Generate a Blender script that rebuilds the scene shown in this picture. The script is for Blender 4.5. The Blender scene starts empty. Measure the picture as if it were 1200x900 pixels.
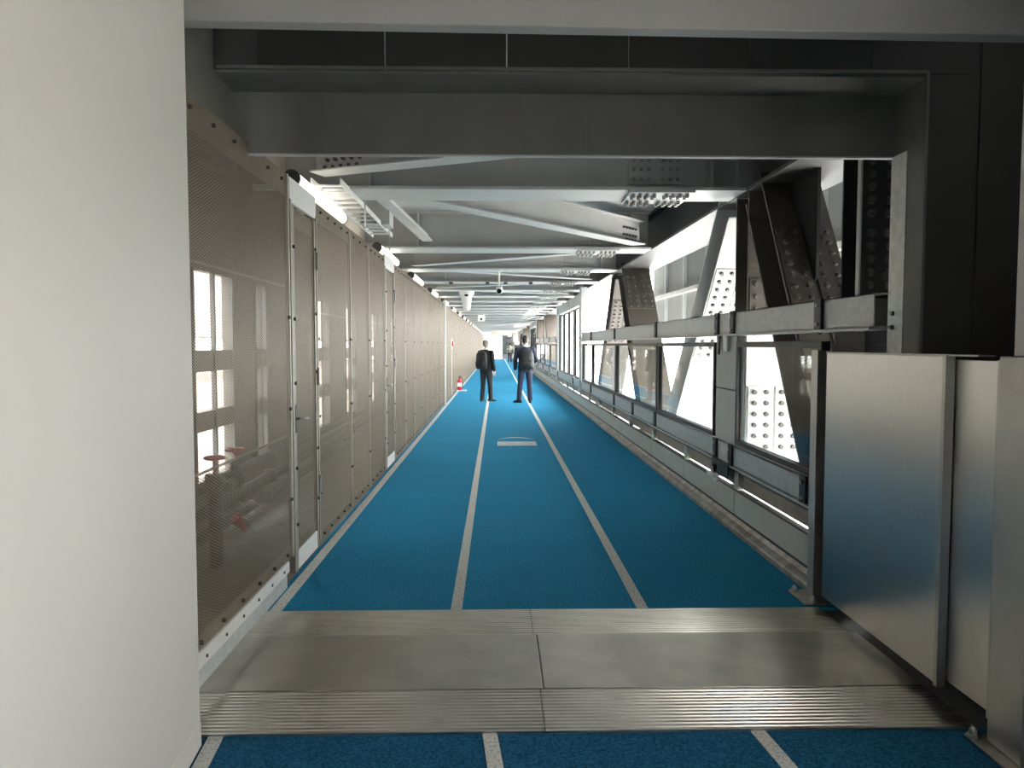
import bpy, math, random
from mathutils import Vector, Matrix
random.seed(7)
PI = math.pi
SC = bpy.context.scene
COL = SC.collection

# ------------------------------------------------------------------ helpers
ONES = ['zeroth','first','second','third','fourth','fifth','sixth','seventh','eighth','ninth','tenth','eleventh','twelfth',
        'thirteenth','fourteenth','fifteenth','sixteenth','seventeenth','eighteenth','nineteenth']
TENS = {2:('twenty','twentieth'),3:('thirty','thirtieth'),4:('forty','fortieth'),5:('fifty','fiftieth'),6:('sixty','sixtieth')}
def nth(n):
    if n < 20: return ONES[n]
    t, o = divmod(n, 10)
    return TENS[t][1] if o == 0 else TENS[t][0] + '-' + ONES[o]

class MB:
    """collects shapes, builds ONE mesh object"""
    def __init__(s): s.v = []; s.f = []; s.m = Matrix()
    def add(s, vs, fs):
        k = len(s.v)
        s.v += [tuple(s.m @ Vector(p)) for p in vs]
        s.f += [tuple(i + k for i in f) for f in fs]
        return s
    def box(s, x0, x1, y0, y1, z0, z1):
        v = [(x0,y0,z0),(x1,y0,z0),(x1,y1,z0),(x0,y1,z0),(x0,y0,z1),(x1,y0,z1),(x1,y1,z1),(x0,y1,z1)]
        return s.add(v, [(0,3,2,1),(4,5,6,7),(0,1,5,4),(1,2,6,5),(2,3,7,6),(3,0,4,7)])
    def prism(s, poly, axis, a, b):
        """poly: 2-D outline; axis 'x': (y,z) pts, 'y': (x,z), 'z': (x,y)"""
        n = len(poly)
        def mk(p, t): return (t,p[0],p[1]) if axis == 'x' else (p[0],t,p[1]) if axis == 'y' else (p[0],p[1],t)
        v = [mk(p, a) for p in poly] + [mk(p, b) for p in poly]
        f = [tuple(range(n))[::-1], tuple(range(n, 2*n))] + [(i,(i+1)%n,(i+1)%n+n,i+n) for i in range(n)]
        return s.add(v, f)
    def bar(s, p, q, w, h, ref=(0,0,1)):
        """rectangular bar from p to q; w across ref x dir, h along the ref-ish side"""
        p, q = Vector(p), Vector(q); t = (q-p).normalized(); r = Vector(ref)
        a = t.cross(r)
        if a.length < 1e-5: a = t.cross(Vector((1,0,0)))
        a.normalize(); b = a.cross(t).normalized()
        v = []
        for c in (p, q):
            for i, j in ((-1,-1),(1,-1),(1,1),(-1,1)): v.append(tuple(c + a*(i*w/2) + b*(j*h/2)))
        return s.add(v, [(3,2,1,0),(4,5,6,7),(0,1,5,4),(1,2,6,5),(2,3,7,6),(3,0,4,7)])
    def cyl(s, p, q, r, n=12, r2=None):
        p, q = Vector(p), Vector(q); t = (q-p).normalized()
        a = t.orthogonal().normalized(); b = t.cross(a); r2 = r if r2 is None else r2
        v = []
        for c, rr in ((p, r), (q, r2)):
            for i in range(n):
                th = 2*PI*i/n; v.append(tuple(c + a*(rr*math.cos(th)) + b*(rr*math.sin(th))))
        return s.add(v, [tuple(range(n))[::-1], tuple(range(n,2*n))] + [(i,(i+1)%n,(i+1)%n+n,i+n) for i in range(n)])
    def tube(s, pts, r, n=8):
        for a, b in zip(pts, pts[1:]): s.cyl(a, b, r, n)
        for p in pts[1:-1]: s.ball(p, (r, r, r), 6, n)
        return s
    def ball(s, c, r, nv=8, nu=12):
        v = [(c[0], c[1], c[2]-r[2])]
        for j in range(1, nv):
            ph = -PI/2 + PI*j/nv
            for i in range(nu):
                th = 2*PI*i/nu; v.append((c[0]+r[0]*math.cos(ph)*math.cos(th), c[1]+r[1]*math.cos(ph)*math.sin(th), c[2]+r[2]*math.sin(ph)))
        v.append((c[0], c[1], c[2]+r[2])); L = len(v)-1; f = []
        for i in range(nu): f.append((0, 1+(i+1)%nu, 1+i)); f.append((L, L-nu+i, L-nu+(i+1)%nu))
        for j in range(nv-2):
            for i in range(nu):
                a = 1+j*nu+i; b = 1+j*nu+(i+1)%nu; f.append((a, b, b+nu, a+nu))
        return s.add(v, f)
    def loft(s, pts, rad, n=14, side=(1,0,0)):
        """closed lofted limb; rad: radius or (r along side, r across)"""
        P = [Vector(p) for p in pts]; S = Vector(side); v = []; N = len(P)
        for k in range(N):
            t = (P[min(k+1,N-1)] - P[max(k-1,0)]).normalized()
            a = (S - t*S.dot(t)); 
            if a.length < 1e-4: a = t.orthogonal()
            a.normalize(); b = t.cross(a)
            r = rad[k]; ra, rb = (r, r) if not isinstance(r, tuple) else r
            for i in range(n):
                th = 2*PI*i/n; v.append(tuple(P[k] + a*(ra*math.cos(th)) + b*(rb*math.sin(th))))
        f = [tuple(range(n))[::-1], tuple(range((N-1)*n, N*n))]
        for k in range(N-1):
            for i in range(n): f.append((k*n+i, k*n+(i+1)%n, (k+1)*n+(i+1)%n, (k+1)*n+i))
        return s.add(v, f)
    def build(s, name, mat, parent=None, bevel=0, smooth=False, seg=2):
        me = bpy.data.meshes.new(name); me.from_pydata(s.v, [], s.f); me.update()
        o = bpy.data.objects.new(name, me); COL.objects.link(o)
        if mat: me.materials.append(mat)
        if parent: o.parent = parent
        if smooth: me.polygons.foreach_set('use_smooth', [True]*len(me.polygons))
        if bevel:
            b = o.modifiers.new('bevel', 'BEVEL'); b.width = bevel; b.segments = seg; b.limit_method = 'ANGLE'
        return o

def tag(o, label, cat, group=None, kind=None):
    o['label'] = label; o['category'] = cat
    if group: o['group'] = group
    if kind: o['kind'] = kind
    return o
def thing(name, label, cat, loc=(0,0,0), rz=0, group=None, kind=None):
    o = bpy.data.objects.new(name, None); COL.objects.link(o); o.empty_display_size = .1
    o.location = loc; o.rotation_euler = (0,0,rz)
    return tag(o, label, cat, group, kind)
def struct(o, label, cat): return tag(o, label, cat, None, 'structure')
KIDS = {}
def dup(root, loc, label, rz=None, group=None, flip=False):
    def cp(o, par):
        c = o.copy(); COL.objects.link(c); c.parent = par
        for ch in list(o.children): cp(ch, c)
        return c
    r = cp(root, None); r.location = loc; r['label'] = label
    if rz is not None: r.rotation_euler = (0,0,rz)
    if group: r['group'] = group
    return r

_BM = {}
def bolts(par, pts, axis, r, h, m='bolt', n=8, r2=None):
    """one object per bolt, all sharing one mesh; pts: base points, axis: outward direction"""
    key = (round(r,4), round(h,4), m, n)
    if key not in _BM:
        b = MB().cyl((0,0,0),(0,0,h),r,n,(r2 or r*.86)); me = bpy.data.meshes.new('bolt'); me.from_pydata(b.v,[],b.f); me.update(); me.materials.append(M[m]); _BM[key] = me
    q = Vector((0,0,1)).rotation_difference(Vector(axis)).to_euler()
    for p in pts:
        o = bpy.data.objects.new('bolt', _BM[key]); COL.objects.link(o); o.parent = par; o.location = p; o.rotation_euler = q

# ------------------------------------------------------------------ materials
def mat(name, col, rough=.6, metal=0, noise=0, scale=8, dark=None, bump=0, bscale=200, spec=.5, stretch=None, aniso=0):
    m = bpy.data.materials.new(name); m.use_nodes = True; nt = m.node_tree; N = nt.nodes; L = nt.links
    b = N['Principled BSDF']; b.inputs['Roughness'].default_value = rough; b.inputs['Metallic'].default_value = metal
    b.inputs['Specular IOR Level'].default_value = spec
    c = (*col, 1); b.inputs['Base Color'].default_value = c
    if aniso: b.inputs['Anisotropic'].default_value = aniso
    tc = N.new('ShaderNodeTexCoord'); src = tc.outputs['Object']
    if stretch:
        mp = N.new('ShaderNodeMapping'); mp.inputs['Scale'].default_value = stretch; L.new(src, mp.inputs['Vector']); src = mp.outputs['Vector']
    if noise:
        t = N.new('ShaderNodeTexNoise'); t.inputs['Scale'].default_value = scale; t.inputs['Detail'].default_value = 5; L.new(src, t.inputs['Vector'])
        r = N.new('ShaderNodeValToRGB'); r.color_ramp.elements[0].position = .35; r.color_ramp.elements[1].position = .65
        d = dark or tuple(x*(1-noise) for x in col)
        r.color_ramp.elements[0].color = (*d, 1); r.color_ramp.elements[1].color = c
        L.new(t.outputs['Fac'], r.inputs['Fac']); L.new(r.outputs['Color'], b.inputs['Base Color'])
    if bump:
        t2 = N.new('ShaderNodeTexNoise'); t2.inputs['Scale'].default_value = bscale; t2.inputs['Detail'].default_value = 3; L.new(src, t2.inputs['Vector'])
        bp = N.new('ShaderNodeBump'); bp.inputs['Strength'].default_value = bump; bp.inputs['Distance'].default_value = .01
        L.new(t2.outputs['Fac'], bp.inputs['Height']); L.new(bp.outputs['Normal'], b.inputs['Normal'])
    return m
def emit(name, col, st):
    m = bpy.data.materials.new(name); m.use_nodes = True; b = m.node_tree.nodes['Principled BSDF']
    b.inputs['Base Color'].default_value = (.8,.8,.78,1); b.inputs['Emission Color'].default_value = (*col,1); b.inputs['Emission Strength'].default_value = st
    return m
def glass_mat():
    m = bpy.data.materials.new('window_glass'); m.use_nodes = True; nt = m.node_tree; N = nt.nodes; L = nt.links
    N.remove(N['Principled BSDF']); out = N['Material Output']
    tr = N.new('ShaderNodeBsdfTransparent'); tr.inputs['Color'].default_value = (.93,.96,.95,1)
    gl = N.new('ShaderNodeBsdfGlossy'); gl.inputs['Roughness'].default_value = .02
    fr = N.new('ShaderNodeFresnel'); fr.inputs['IOR'].default_value = 1.42
    mx = N.new('ShaderNodeMixShader'); geo = N.new('ShaderNodeNewGeometry'); sub = N.new('ShaderNodeMath'); sub.operation = 'SUBTRACT'; sub.inputs[0].default_value = 1; L.new(geo.outputs['Backfacing'], sub.inputs[1])
    mu = N.new('ShaderNodeMath'); mu.operation = 'MULTIPLY'; L.new(fr.outputs[0], mu.inputs[0]); L.new(sub.outputs[0], mu.inputs[1])
    L.new(mu.outputs[0], mx.inputs[0]); L.new(tr.outputs[0], mx.inputs[1]); L.new(gl.outputs[0], mx.inputs[2])
    L.new(mx.outputs[0], out.inputs['Surface']); return m

def carpet_mat(name, c1, c2):
    m = bpy.data.materials.new(name); m.use_nodes = True; nt = m.node_tree; N = nt.nodes; L = nt.links
    b = N['Principled BSDF']; b.inputs['Roughness'].default_value = .95; b.inputs['Specular IOR Level'].default_value = .1
    tc = N.new('ShaderNodeTexCoord')
    t = N.new('ShaderNodeTexNoise'); t.inputs['Scale'].default_value = 85; t.inputs['Detail'].default_value = 6; t.inputs['Roughness'].default_value = .85
    L.new(tc.outputs['Object'], t.inputs['Vector'])
    r = N.new('ShaderNodeValToRGB'); r.color_ramp.elements[0].position = .40; r.color_ramp.elements[1].position = .60
    r.color_ramp.elements[0].color = (*c1,1); r.color_ramp.elements[1].color = (*c2,1)
    L.new(t.outputs['Fac'], r.inputs['Fac'])
    # broad wear patches
    t3 = N.new('ShaderNodeTexNoise'); t3.inputs['Scale'].default_value = .9; t3.inputs['Detail'].default_value = 3
    mp = N.new('ShaderNodeMapping'); mp.inputs['Scale'].default_value = (.5,2.2,1); L.new(tc.outputs['Object'], mp.inputs['Vector']); L.new(mp.outputs['Vector'], t3.inputs['Vector'])
    mr = N.new('ShaderNodeMapRange'); mr.inputs['To Min'].default_value = .88; mr.inputs['To Max'].default_value = 1.12; L.new(t3.outputs['Fac'], mr.inputs['Value'])
    mul = N.new('ShaderNodeVectorMath'); mul.operation = 'SCALE'; L.new(r.outputs['Color'], mul.inputs[0]); L.new(mr.outputs['Result'], mul.inputs['Scale'])
    L.new(mul.outputs['Vector'], b.inputs['Base Color'])
    bp = N.new('ShaderNodeBump'); bp.inputs['Strength'].default_value = .6; bp.inputs['Distance'].default_value = .006
    L.new(t.outputs['Fac'], bp.inputs['Height']); L.new(bp.outputs['Normal'], b.inputs['Normal'])
    return m
def worn_line_mat(blue):
    m = bpy.data.materials.new('worn_white_line'); m.use_nodes = True; nt = m.node_tree; N = nt.nodes; L = nt.links
    b = N['Principled BSDF']; b.inputs['Roughness'].default_value = .9; b.inputs['Specular IOR Level'].default_value = .1
    tc = N.new('ShaderNodeTexCoord')
    t = N.new('ShaderNodeTexNoise'); t.inputs['Scale'].default_value = 70; t.inputs['Detail'].default_value = 5; t.inputs['Roughness'].default_value = .75
    L.new(tc.outputs['Object'], t.inputs['Vector'])
    r = N.new('ShaderNodeValToRGB'); r.color_ramp.elements[0].position = .34; r.color_ramp.elements[1].position = .5
    r.color_ramp.elements[0].color = (*blue,1); r.color_ramp.elements[1].color = (.66,.65,.60,1)
    L.new(t.outputs['Fac'], r.inputs['Fac']); L.new(r.outputs['Color'], b.inputs['Base Color']); return m

M = {}
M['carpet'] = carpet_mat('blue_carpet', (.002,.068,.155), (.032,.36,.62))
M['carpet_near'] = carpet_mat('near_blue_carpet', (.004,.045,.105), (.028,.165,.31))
M['line'] = worn_line_mat((.10,.22,.30))
M['white_wall'] = mat('white_wall_panel', (.66,.63,.585), .55, noise=.03, scale=2)
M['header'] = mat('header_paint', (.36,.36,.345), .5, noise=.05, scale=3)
M['dark_panel'] = mat('dark_portal_panel', (.055,.055,.052), .6, noise=.12, scale=3)
M['portal'] = mat('portal_paint', (.18,.18,.16), .6, noise=.12, scale=4, bump=.05)
M['beam'] = mat('grey_beam_paint', (.45,.455,.44), .5, noise=.08, scale=3)
M['flange'] = mat('grey_flange_paint', (.50,.51,.50), .45, noise=.06, scale=3)
M['chord_fl'] = mat('chord_flange_paint', (.13,.13,.127), .5, noise=.2, scale=3)
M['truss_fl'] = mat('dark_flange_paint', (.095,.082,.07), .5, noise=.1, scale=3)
M['truss'] = mat('grey_truss_paint', (.035,.037,.039), .6, noise=.1, scale=3, spec=.2)
M['truss_edge'] = mat('light_flange_tone', (.55,.55,.53), .5, noise=.08, scale=3)  # pale tone that also stands for flanges and edges catching daylight
M['bolt'] = mat('dark_bolt', (.09,.085,.08), .45, .4)
M['bolt_dark'] = mat('dark_grey_bolt', (.12,.115,.11), .5, .3)
M['bolt_grey'] = mat('grey_bolt', (.35,.35,.34), .4, .5)
M['galv'] = mat('galvanised_steel', (.54,.57,.565), .42, .2, noise=.16, scale=22)
M['galv_light'] = mat('light_galvanised', (.62,.63,.58), .5, .3, noise=.2, scale=18)
M['black'] = mat('black_metal', (.02,.02,.022), .45)
M['rubber'] = mat('black_gasket', (.012,.012,.013), .6)
M['steel'] = mat('brushed_stainless', (.60,.59,.56), .30, 1, noise=.12, scale=6, stretch=(1,60,1), aniso=.5)
M['steel_post'] = mat('stainless_post', (.48,.47,.44), .42, 1, noise=.1, scale=6)
M['plate'] = mat('floor_plate_steel', (.50,.47,.42), .33, 1, noise=.2, scale=4, bump=.04, bscale=30)
M['tread'] = mat('ribbed_tread_steel', (.56,.53,.48), .30, 1, noise=.15, scale=5)
M['spandrel'] = mat('spandrel_paint', (.50,.53,.49), .5, noise=.06, scale=4)
M['vent'] = mat('vent_grille_metal', (.52,.50,.46), .5, .3, noise=.15, scale=8)
M['kick'] = mat('scuffed_kick_rail', (.46,.43,.39), .45, .6, noise=.45, scale=9)
M['mesh'] = mat('expanded_mesh_metal', (.37,.30,.225), .42, .35)
M['mesh_frame'] = mat('mesh_frame_metal', (.30,.265,.22), .5, .2, noise=.1, scale=10)
M['mesh_edge'] = mat('light_edge_strip', (.66,.61,.53), .45, .2, noise=.1, scale=10)
M['white_metal'] = mat('white_channel_paint', (.74,.74,.72), .4, noise=.04, scale=4)
M['clad'] = mat('outer_cladding', (.28,.285,.265), .6, noise=.08, scale=2)
M['deck'] = mat('roof_deck', (.45,.47,.48), .6, noise=.05, scale=2)
M['beige'] = mat('beige_wall', (.56,.50,.43), .7, noise=.08, scale=2)
M['brown'] = mat('dark_brown_pier', (.14,.115,.095), .7, noise=.2, scale=3)
M['conc'] = mat('concrete_floor', (.20,.19,.175), .85, noise=.25, scale=3)
M['apron'] = mat('pale_apron', (.80,.80,.78), .9, noise=.1, scale=.3)
M['pink'] = mat('pinkish_building', (.42,.33,.29), .8, noise=.12, scale=.4)
M['glass'] = glass_mat()
M['tube'] = emit('sunlit_tube_glow', (1,.90,.76), 2.2)
M['red'] = mat('red_paint', (.55,.02,.03), .35)
M['dark_grey'] = mat('dark_grey_metal', (.07,.07,.07), .5)
M['white'] = mat('white_plastic', (.8,.8,.78), .4)
M['lens'] = mat('black_lens', (.005,.005,.006), .1)
M['copper'] = mat('dark_valve_metal', (.06,.065,.06), .5, .5)

# ------------------------------------------------------------------ floor
Y_END = 88
fl = struct(MB().box(-1.42, 2.16, 4.46, Y_END, -.12, 0).build('floor', M['carpet']), 'blue speckled carpet of the long corridor with white lane lines', 'floor')
MB().box(-1.385,-1.312,4.46,Y_END-3,0,.003).build('lane_line', M['line'], fl)
MB().box(-.283,-.214,4.46,Y_END-3,0,.003).build('lane_line', M['line'], fl)
MB().box(.860,.930,4.46,Y_END-3,0,.003).build('lane_line', M['line'], fl)
mk = tag(thing('floor_marking','small white worn notice printed on the carpet between the two lane lines','floor marking'), 'small white worn notice printed on the carpet between the two lane lines','floor marking')
mk.location = (.01,11.85,0)
pl = MB()
pl.box(0,.64,0,.50,0,.003).build('panel', M['line'], mk)
a = MB(); 
for i in range(16):
    x0, x1 = i*.04, (i+1)*.04
    q = lambda x: .72+.22*math.sin(PI*x/.64)
    a.add([(x0,q(x0)*1.0+.05,.0032),(x1,q(x1)+.05,.0032),(x1,q(x1)+.06+.10*math.sin(PI*x1/.64),.0032),(x0,q(x0)+.06+.10*math.sin(PI*x0/.64),.0032)], [(0,1,2,3)])
a.build('arc_stripe', M['line'], mk)
grey_text = mat('faded_print', (.38,.43,.46), .9)
for i,(x0,x1,y) in enumerate(((.12,.30,.18),(.34,.60,.18),(.14,.58,.33))):
    MB().box(x0,x1,y,y+.045,.003,.0045).build('faded_text_row', grey_text, mk)

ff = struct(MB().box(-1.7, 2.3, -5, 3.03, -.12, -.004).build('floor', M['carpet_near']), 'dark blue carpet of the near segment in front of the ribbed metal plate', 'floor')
def slant(x, w):   # lines of the near segment turn a little to the side
    g = lambda y: x + .1*(3.02-y)
    return MB().add([(g(3.02),3.02,.0),(g(3.02)+w,3.02,.0),(g(1)+w,1,.0),(g(1),1,.0),(g(3.02),3.02,-.003),(g(3.02)+w,3.02,-.003),(g(1)+w,1,-.003),(g(1),1,-.003)],
                    [(0,3,2,1),(0,1,5,4),(1,2,6,5),(2,3,7,6),(3,0,4,7)])
for x in (-1.195,-.062,1.065): slant(x,.062).build('lane_line', M['line'], ff)
struct(MB().box(-3.0,-1.42,2.6,Y_END,-.12,-.005).build('floor', M['conc']), 'grey concrete strip behind the mesh wall', 'floor')
struct(MB().box(2.0,3.2,2.6,4.6,-.14,-.02).build('floor', M['dark_grey']), 'dark recess floor under the stainless sliding panels', 'floor')

# expansion joint
jp = thing('expansion_joint_plate', 'stainless floor joint with two ribbed treads crossing the whole corridor', 'floor plate', (0,3.02,0))
def tread(y0, y1, n, x0, x1):
    # ribs run across the corridor
    pts = [(y0,-.02)]; st = (y1-y0)/n
    for i in range(n):
        y = y0 + i*st
        pts += [(y+.001,.007),(y+st*.62,.007),(y+st*.72,.0015),(y+st*.95,.0015)]
    pts += [(y1,-.02)]
    return MB().prism(pts, 'x', x0, x1)
MB().box(-1.45,2.0,.01,1.43,-.05,-.022).build('light_stop_sheet', M['black'], jp)  # black sheet added to stop light from below at the plate joints
tread(0,.385,13,-1.45,.20).build('ribbed_tread', M['tread'], jp)
tread(0,.385,13,.204,2.02).build('ribbed_tread', M['tread'], jp)
MB().box(-1.45,.218,.385,1.035,-.02,.008).build('cover_plate', M['plate'], jp, bevel=.002)
MB().box(.224,2.02,.385,1.035,-.02,.008).build('cover_plate', M['plate'], jp, bevel=.002)
tread(1.035,1.445,13,-1.45,.20).build('ribbed_tread', M['tread'], jp)
tread(1.035,1.445,13,.204,1.98).build('ribbed_tread', M['tread'], jp)

# ------------------------------------------------------------------ near white walls, header, portal
def wl(y): return -1.2 + .1*(2.95-y)
w = MB().prism([(wl(2.95),2.95),(wl(-5),-5),(wl(-5)-.2,-5),(wl(2.95)-.12,2.95)], 'z', 0, 3.32)
struct(w.build('wall_left', M['white_wall']), 'smooth off-white wall panel filling the near side of the view', 'wall')
bb = MB().prism([(wl(2.95)+.004,2.951),(wl(-5)+.004,-5),(wl(-5)-.01,-5),(wl(2.95)-.01,2.951)], 'z', 0, .105)
struct(bb.build('baseboard_left', mat('baseboard_paint',(.66,.64,.6),.5), bevel=.002), 'low off-white baseboard along the foot of the white wall', 'baseboard')
struct(MB().box(2.06,2.3,1.5,2.915,0,3.32).box(2.06,2.3,-.4,1.5,0,1.0).box(2.06,2.3,-.4,1.5,2.0,3.32).box(2.06,2.3,-5,-.4,0,3.32).build('wall_right', M['white_wall']), 'pale wall edge above the near stainless post', 'wall')  # unseen opening left in this wall, sized to light the near segment
hd = thing('trim_1', 'white overhead header beam crossing the top of the view', 'header', (0,0,0), 0, None, 'structure')
MB().prism([(-1.32,2.95),(2.4,3.03),(2.4,3.11),(-1.32,3.03)], 'z', 2.868, 3.40).build('header_face', M['header'], hd, bevel=.006)
MB().prism([(-1.34,2.885),(-1.115,2.885),(-1.34,3.07)], 'y', 3.035, 3.05).build('gusset_plate', mat('gusset_grey',(.42,.43,.42),.5), hd)
struct(MB().box(-1.2,2.3,-5.2,-5,0,3.34).build('wall_back', M['white_wall']), 'pale back wall of the near segment', 'wall')
struct(MB().box(-1.9,2.5,-5.2,3.0,3.34,3.72).build('ceiling', M['white_wall']), 'pale ceiling over the near segment', 'ceiling')
# portal
pt = thing('trim_2', 'dark panelled portal frame around the corridor mouth', 'portal', (0,0,0), 0, None, 'structure')
xs = [-1.48,-1.245,-.585,.055,.70,1.345,1.99]
for a_, b_ in zip(xs, xs[1:]):
    MB().box(a_+.003,b_-.003,3.99,4.02,3.062,3.7).build('cladding_panel', M['dark_panel'], pt, bevel=.003)
MB().box(1.993,2.58,3.99,4.02,3.062,3.7).build('cladding_panel', M['dark_panel'], pt)
MB().box(2.30,2.582,3.99,4.02,0,3.06).build('cladding_panel', M['dark_panel'], pt, bevel=.003)
MB().box(2.586,3.05,3.985,4.02,0,3.7).build('cladding_panel', M['dark_panel'], pt, bevel=.003)
MB().box(2.286,2.302,3.975,3.99,0,3.075).box(-1.46,2.302,3.975,3.99,3.06,3.075).build('edge_bead', M['portal'], pt)
MB().box(-1.48,2.29,4.0,4.33,3.045,3.06).build('soffit', M['portal'], pt)
MB().box(2.29,2.302,4.0,4.15,0,3.06).build('jamb', M['portal'], pt)
MB().box(2.286,2.31,4.15,4.31,0,2.70).build('jamb', M['galv_light'], pt)
MB().box(2.29,2.31,4.15,4.31,2.70,3.05).build('jamb', M['portal'], pt)
MB().box(-1.47,.518,4.30,4.325,2.70,3.045).build('lintel_plate', M['portal'], pt)
MB().box(.522,2.292,4.30,4.325,2.70,3.045).build('lintel_plate', M['portal'], pt)
MB().box(-1.47,2.292,4.292,4.33,2.693,2.702).build('lintel_lip', M['truss_edge'], pt)  # lip in a pale tone, painted as a lit edge
for z in (1.72,1.80):
    MB().cyl((2.272,4.25,z),(2.29,4.25,z),.014,10).build('bolt', M['bolt'], pt)
struct(MB().box(-1.60,-1.48,2.96,4.33,2.6,3.7).build('wall_side', M['portal']), 'grey upper side wall above the nearest mesh panel', 'wall')
struct(MB().box(3.02,3.12,2.8,4.4,-.14,3.7).box(2.3,3.12,2.7,2.8,-.14,3.7).build('wall_recess', M['dark_panel']), 'dark side of the recess behind the stainless panels', 'wall')
struct(MB().box(2.85,3.7,4.35,4.45,-1.2,3.56).build('wall_bay_shade', M['dark_panel']), 'added dark wall shading the truss bay beside the portal', 'wall')  # added to keep daylight off the near truss steel
struct(MB().box(-1.6,3.12,2.9,4.6,3.7,3.8).build('ceiling', M['dark_panel']), 'dark soffit above the portal frame', 'ceiling')

# ------------------------------------------------------------------ stainless posts and sliding panels
def dome_bolt(p, par, r=.016, m='steel'):
    MB().cyl((p[0],p[1],p[2]),(p[0],p[1],p[2]+.012),r*1.5,14).cyl((p[0],p[1],p[2]+.012),(p[0],p[1],p[2]+.03),r,6).ball((p[0],p[1],p[2]+.03),(r*.8,r*.8,r*.8),6,10).build('bolt', M[m], par, smooth=False)
pa = thing('stainless_post', 'slim stainless post with base plate at the far end of the sliding panels', 'post', (2.03,4.60,0), 0, 'stainless guard posts')
MB().box(-.045,.045,-.045,.045,.012,1.585).build('shaft', M['steel_post'], pa, bevel=.004)
MB().box(-.115,.06,-.10,.17,0,.012).build('base_plate', M['plate'], pa, bevel=.002)
for p in ((-.09,.13,.012),(-.055,-.075,.012)): dome_bolt(p, pa)
MB().box(.05,.075,-.06,-.02,.05,1.575).build('guide_strip', M['dark_grey'], pa)
pb = thing('stainless_post', 'thick stainless post on a bolted base at the edge of the view', 'post', (2.035,2.81,0), 0, 'stainless guard posts')
MB().box(-.045,.022,-.11,.09,.012,1.575).build('shaft', M['steel_post'], pb, bevel=.006)
MB().box(-.10,.022,-.30,.15,0,.012).build('base_plate', M['plate'], pb, bevel=.002)
dome_bolt((-.08,.12,.012), pb)
MB().box(-.04,-.015,.09,.105,.10,1.56).build('guide_strip', M['steel_post'], pb)
p1 = thing('sliding_panel', 'wide brushed stainless sliding panel next to the slim post', 'panel', (2.0,3.26,.075), 0, 'stainless sliding panels')
MB().box(0,.03,0,1.20,0,1.495).build('sheet', M['steel'], p1, bevel=.003)
MB().box(-.012,.03,-.016,.012,-.004,1.50).build('edge_trim', M['steel_post'], p1, bevel=.002)
MB().box(.03,.06,.02,1.18,1.40,1.48).build('back_rail', M['dark_grey'], p1)
MB().box(-.004,.07,-.22,1.20,1.495,1.502).build('top_cap', M['steel_post'], p1)
p2 = thing('sliding_panel', 'narrow brushed stainless sliding panel tucked behind the wide one', 'panel', (2.035,2.92,.10), 0, 'stainless sliding panels')
MB().box(0,.025,0,.42,0,1.455).build('sheet', M['steel'], p2, bevel=.003)
MB().box(.025,.05,.02,.40,1.36,1.44).build('back_rail', M['dark_grey'], p2)

# ------------------------------------------------------------------ mesh wall
def mesh_sheet(w, h, pz=.0155, py=.034, sw=.0022, sd=.0022):
    """expanded metal: two families of crossing strands, local plane YZ, x thickness"""
    mb = MB(); k = pz/py
    for sgn in (1,-1):
        n0 = int(-w*k/pz)-1; n1 = int((h+w*k)/pz)+1
        for i in range(n0, n1):
            c = i*pz
            # z = c + k*y  or z = c + k*(w-y)
            pts = []
            ya = max(0, -c/k); yb = min(w, (h-c)/k)
            if yb-ya < .004: continue
            za, zb = c+k*ya, c+k*yb
            if sgn < 0: ya, yb = w-ya, w-yb
            mb.bar((0,ya,za),(0,yb,zb), sd, sw, ref=(0,-(zb-za),(yb-ya)))
    return mb
def panel_frame(w, h, bw=.075):
    f = MB()
    f.box(-.018,-.008,0,w,0,bw).box(-.018,-.008,0,w,h-bw*2.0,h).box(-.018,-.006,0,.03,bw,h-bw*2).box(-.018,-.006,w-.03,w,bw,h-bw*2)
    return f
def bolt_spots(w, h):
    n = max(2, int(w/.26))
    P = [((i+.5)*w/n, z) for i in range(n) for z in (.045, h-.06)]
    return P + [(y, x*.62+.4) for x in range(int((h-.5)/.62)) for y in (.02, w-.02)]
def mesh_panel(label, y0, w, z0=.03, h=2.71, x=-1.42, pitch=1, grp='mesh wall panels'):
    t = thing('mesh_panel', label, 'mesh panel', (x,y0,z0), 0, grp)
    mesh_sheet(w, h, .0155*pitch, .034*pitch, .0022*pitch, .0022*pitch).build('mesh_sheet', M['mesh'], t)
    f = panel_frame(w, h)
    if pitch > 1:
        for y, z in bolt_spots(w, h): f.cyl((-.008,y,z),(.014,y,z),.010,6)
    else: bolts(t, [(-.004,y,z) for y, z in bolt_spots(w, h)], (1,0,0), .012, .018)
    f.build('frame', M['mesh_frame'], t)
    MB().box(-.006,.007,w-.008,w+.008,0,h).build('edge_strip', M['mesh_edge'], t)
    MB().bar((-.03,0,.83),(-.03,w,.83),.006,.012).build('tie_bar', M['mesh_frame'], t)
    MB().bar((-.03,0,1.85),(-.03,w,1.85),.006,.012).build('tie_bar', M['mesh_frame'], t)
    return t
# nearest panel stands on a white channel
t = mesh_panel('nearest brown metal mesh panel, standing on a raised white channel', 2.75, 2.33, .165, 2.60, -1.405)
t = thing('floor_channel', 'white bolted channel carrying the nearest mesh panel', 'channel', (-1.405,2.75,0))
MB().box(-.03,.012,0,2.2,.095,.168).build('top_strip', M['white_metal'], t, bevel=.003)
MB().box(-.03,.006,0,2.16,.0,.095).build('web', M['galv'], t)
for i in range(8): MB().cyl((.012,.25+i*.26,.13),(.018,.25+i*.26,.13),.009,8).build('bolt', M['bolt'], t)
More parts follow.
